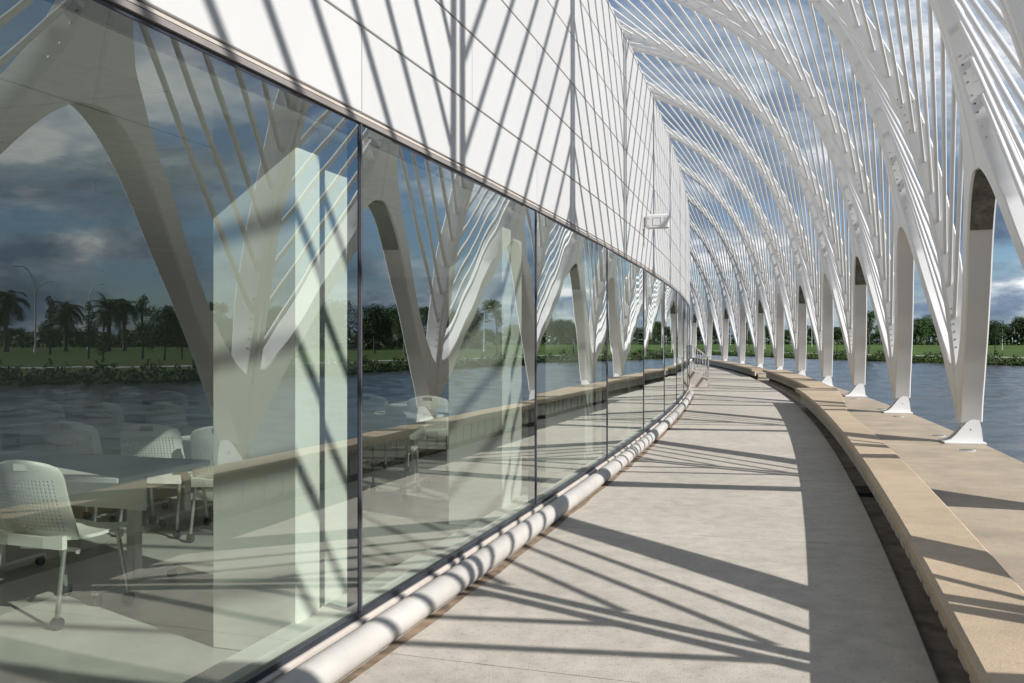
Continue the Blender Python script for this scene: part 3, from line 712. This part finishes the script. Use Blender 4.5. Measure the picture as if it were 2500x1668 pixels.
def palm_mesh(seed, date=False):
    random.seed(seed); vs, fs, dv, df = [], [], [], []
    T = .62
    for k in range(34 if not date else 44):
        az = k * 2.399 + random.uniform(-.2, .2); el = random.uniform(-.5, 1.25) if k > 6 else random.uniform(.9, 1.4)
        Lf = random.uniform(.30, .38); dead = el < -.2
        V_, F_ = (dv, df) if dead else (vs, fs)
        p = Vector((0, 0, T)); dirv = Vector((cos(az) * cos(el), sin(az) * cos(el), sin(el))); side = Vector((-sin(az), cos(az), 0))
        prev = p; nseg = 9
        for q in range(nseg):
            dirv = (dirv + Vector((0, 0, -.12 - .05 * q * (1 if not date else .45)))).normalized(); nx2 = prev + dirv * (Lf / nseg)
            wd = Lf * (.34 if not date else .24) * sin(pi * (q + 1.0) / (nseg + 1.2))
            for sg in (-1, 1):
                for e in range(2):
                    b0 = prev.lerp(nx2, e * .5); tip = b0 + side * (sg * wd) + dirv * (wd * .55) + Vector((0, 0, -wd * random.uniform(.15, .6)))
                    n = len(V_); V_ += [b0, b0 + dirv * .016, tip]; F_.append((n, n + 1, n + 2))
            n = len(V_); V_ += [prev + side * .004, prev - side * .004, nx2 - side * .003, nx2 + side * .003]; F_.append((n, n + 1, n + 2, n + 3))
            prev = nx2
    tr = MB().tube([(0, 0, 0), (.004, 0, .1), (0, .004, .35), (0, 0, T)], [.040, .031, .028, .032], 9)
    return mesh('crown', vs, fs, MT['frond']), mesh('dead_frond', dv, df, MT['dead']), tr.mesh('trunk', MT['palmbark'])
palms = [palm_mesh(5), palm_mesh(9), palm_mesh(13, True)]
random.seed(11)
def tree(x, y, h, kind, label, group, wide=1.0, name='tree'):
    e = empty(name, Matrix.Translation((x, y, ghere(x, y) - .05)) @ Matrix.Rotation(random.uniform(0, 6.28), 4, 'Z') @ Matrix.Diagonal((h * wide, h * wide, h, 1)))
    tag(e, label, 'tree', group)
    if name == 'palm_tree':
        a, b2, c = palms[kind]; ob('crown', a, e); ob('dead_frond', b2, e); ob('trunk', c, e)
    else:
        a, c = kinds[kind]; ob('crown', a, e); ob('trunk', c, e)
def at(px, Y): return ((px - 1250) / 2197.8 * Y, Y)
G1 = 'trees on the far lawn'; G2 = 'trees of the far woodland line'
for px, Y, h, kd, wd, lb in [
    (2430, 121, 5.2, 0, .72, 'leafy tree on the far lawn, right of the nearest column, front one of two'), (2408, 136, 5.6, 1, .72, 'leafy tree on the far lawn, right of the nearest column, rear one of two'),
    (2122, 128, 6.2, 5, .9, 'dark tall tree on the lawn between the second and third columns'), (2106, 140, 5.6, 2, .8, 'dark round tree on the lawn just left of the tall tree'),
    (2044, 150, 4.8, 2, .8, 'small round tree on the lawn between the third and fourth columns'), (1830, 205, 4.4, 3, .9, 'small slim tree near the hedge between two far columns'),
    (2250, 260, 8.2, 1, .9, 'dark tree behind the lawn between the first and second columns')]:
    x, y = at(px, Y); tree(x, y, h, kd, lb, G1, wd)
for i, (nm, x, y, h, kd, wd, lb) in enumerate([
    ('tree', 102.4, 52.6, 7.0, 3, .9, 'leafy tree beside the palm, mirrored at the far left of the glass'), ('tree', 79.2, 45.0, 5.6, 3, .8, 'slim young tree mirrored left of the date palm'),
    ('tree', 69.5, 41.1, 4.6, 4, .8, 'thin young tree mirrored in front of the date palm'), ('tree', 76.1, 48.6, 6.4, 4, .9, 'tall slim tree mirrored right of the palms'),
    ('tree', 69.0, 46.5, 5.6, 0, .85, 'bushy tree mirrored left of the mirrored column leg'), ('tree', 72.3, 50.3, 5.2, 3, .8, 'slim tree mirrored behind the bushy tree'), ('tree', 80.2, 56.8, 6.2, 4, .8, 'slim tree mirrored next to the column leg'),
    ('tree', 80.5, 88.5, 7.4, 0, 1.0, 'big round tree mirrored beside the first mullion'), ('tree', 80.8, 94.5, 7.0, 1, 1.0, 'round tree mirrored behind the big round tree'), ('tree', 78.6, 102.1, 7.2, 2, .9, 'round tree mirrored inside the column fork'), ('tree', 79.2, 113.9, 8.0, 5, .9, 'tall pine mirrored right of the column fork'), ('tree', 70.0, 106, 5.0, 2, .9, 'low tree mirrored near the second mullion')]):
    tree(x, y, h, kd, lb, G1, wd)
for x, y, h, kd, lb in [(127.4, 58.7, 10.6, 0, 'fan palm mirrored at the left edge of the glass'), (125.9, 66.2, 9.6, 1, 'broad fan palm mirrored right of the double lamp post'), (121.0, 69.8, 9.6, 2, 'date palm with stiff fronds mirrored among the trees'), (124.0, 73.9, 9.6, 0, 'fan palm mirrored just right of the date palm'), (131, 58.0, 9.0, 1, 'fan palm mirrored behind the leftmost palm')]:
    tree(x, y, h, kd, lb, 'palms on the far lawn', 1.0, 'palm_tree')
x, y = at(2474, 300); tree(x, y, 6.4, 0, 'small palm far behind the lawn at the right', 'palms on the far lawn', .8, 'palm_tree')
# woodland line
wl = 'distant dark tree in the woodland line beyond the lawn'
bq = 3.0
while bq < 86:
    for row in range(2):
        r = shore(bq) + (185 if bq < 36 else 95 if bq < 55 else 150) + row * 22 + random.uniform(-12, 12)
        if 52 < bq and row == 0 and random.random() < .45: continue
        bb_ = radians(bq + random.uniform(-.6, .6)); h = random.choice([random.uniform(4.5, 7.5), random.uniform(6.5, 10.5)]) * (1.12 if bq < 20 else 1.0) * (.62 if bq > 57 else 1.0)
        tree(r * sin(bb_), r * cos(bb_), h, random.choice([0, 1, 2, 2, 5, 0, 4]), wl, G2, random.uniform(.9, 1.35))
    bq += .8 if bq < 30 else 1.15
# shrub belt under the woodland
vs, fs = [], []
for _ in range(9000):
    bq = random.uniform(3, 86); r = shore(bq) + (178 if bq < 36 else 90 if bq < 55 else 140) + random.uniform(0, 26)
    x, y = r * sin(radians(bq)), r * cos(radians(bq)); leaf(vs, fs, Vector((x, y, ghere(x, y) + random.uniform(0, 3.2))), .8)
tag(ob('undergrowth', mesh('undergrowth', vs, fs, MT['leaf_a'])), 'dark undergrowth along the foot of the woodland', 'shrubs', kind='stuff')
# lamp posts
def lamp(x, y, h, ang, label, double=False):
    e = empty('lamp_post', Matrix.Translation((x, y, ghere(x, y) - .1)) @ Matrix.Rotation(ang, 4, 'Z')); tag(e, label, 'lamp post', 'white curved lamp posts beyond the water')
    r = h / 105
    MB().tube([(0, 0, 0), (0, 0, h * .06)], r * 2.2, 8).build('base', MT['lampost'], e)
    def arm(hh, sg, l): return [(0, 0, hh * .72), (sg * .02 * h, 0, hh * .86), (sg * .07 * h, 0, hh * .96), (sg * .12 * h, 0, hh), (sg * (.12 + l) * h, 0, hh * 1.005)]
    MB().tube([(0, 0, 0), (0, 0, h * .4), (0, 0, h * .73)], [r * 1.25, r, r * .8], 8).build('pole', MT['lampost'], e)
    MB().tube(arm(h, -1, .10), [r * .8, r * .75, r * .6, r * .55, r * .6], 7).build('arm', MT['lampost'], e)
    if double: MB().tube([(0, 0, h * .6), (.02 * h, 0, h * .72), (.06 * h, 0, h * .80), (.1 * h, 0, h * .83), (.2 * h, 0, h * .835)], r * .6, 7).build('arm', MT['lampost'], e)
for px, Y, h, a, lb in [(1700, 215, 5.2, .2, 'lamp post over the stair railing, far left of the arcade'), (1783, 300, 5.6, 3.1, 'lamp post between the eighth and ninth columns'), (1824, 300, 5.4, 3.3, 'lamp post between the seventh and eighth columns'), (1867, 190, 4.9, 1.2, 'plain lamp post near the hedge, sixth gap of the arcade'),
    (1913, 300, 4.6, .1, 'lamp post in the fifth gap of the arcade, left one'), (1931, 280, 4.4, 2.9, 'lamp post in the fifth gap of the arcade, right one'), (1970, 300, 5.6, 3.0, 'lamp post in the fourth gap of the arcade, left one'), (1982, 240, 5.8, .2, 'lamp post in the fourth gap of the arcade, right one'),
    (2220, 310, 6.0, 3.0, 'lamp post left in the gap between the first two columns'), (2275, 310, 5.2, .1, 'lamp post half hidden by a column leg in the first gap'), (2477, 290, 5.6, .0, 'lamp post right of the lawn trees, lower one'), (2488, 300, 6.6, .3, 'lamp post right of the lawn trees, taller one'), (2447, 160, 4.4, 1.5, 'slim lamp post behind the two lawn trees')]:
    x, y = at(px, Y); lamp(x, y, h, a, lb)
lamp(119.1, 58.7, 11.5, 2.2, 'double armed lamp post mirrored between the palms', True)
lamp(142.8, 78.4, 11.0, 2.2 + pi, 'curved lamp post mirrored behind the date palm')
lamp(80.4, 113.1, 7.0, .5, 'lamp post mirrored beside the tall pine'); lamp(64.4, 100.0, 5.2, .6, 'curved lamp post mirrored near the second mullion'); lamp(70.6, 83.3, 3.0, 1.4, 'short white post mirrored in the second pane')
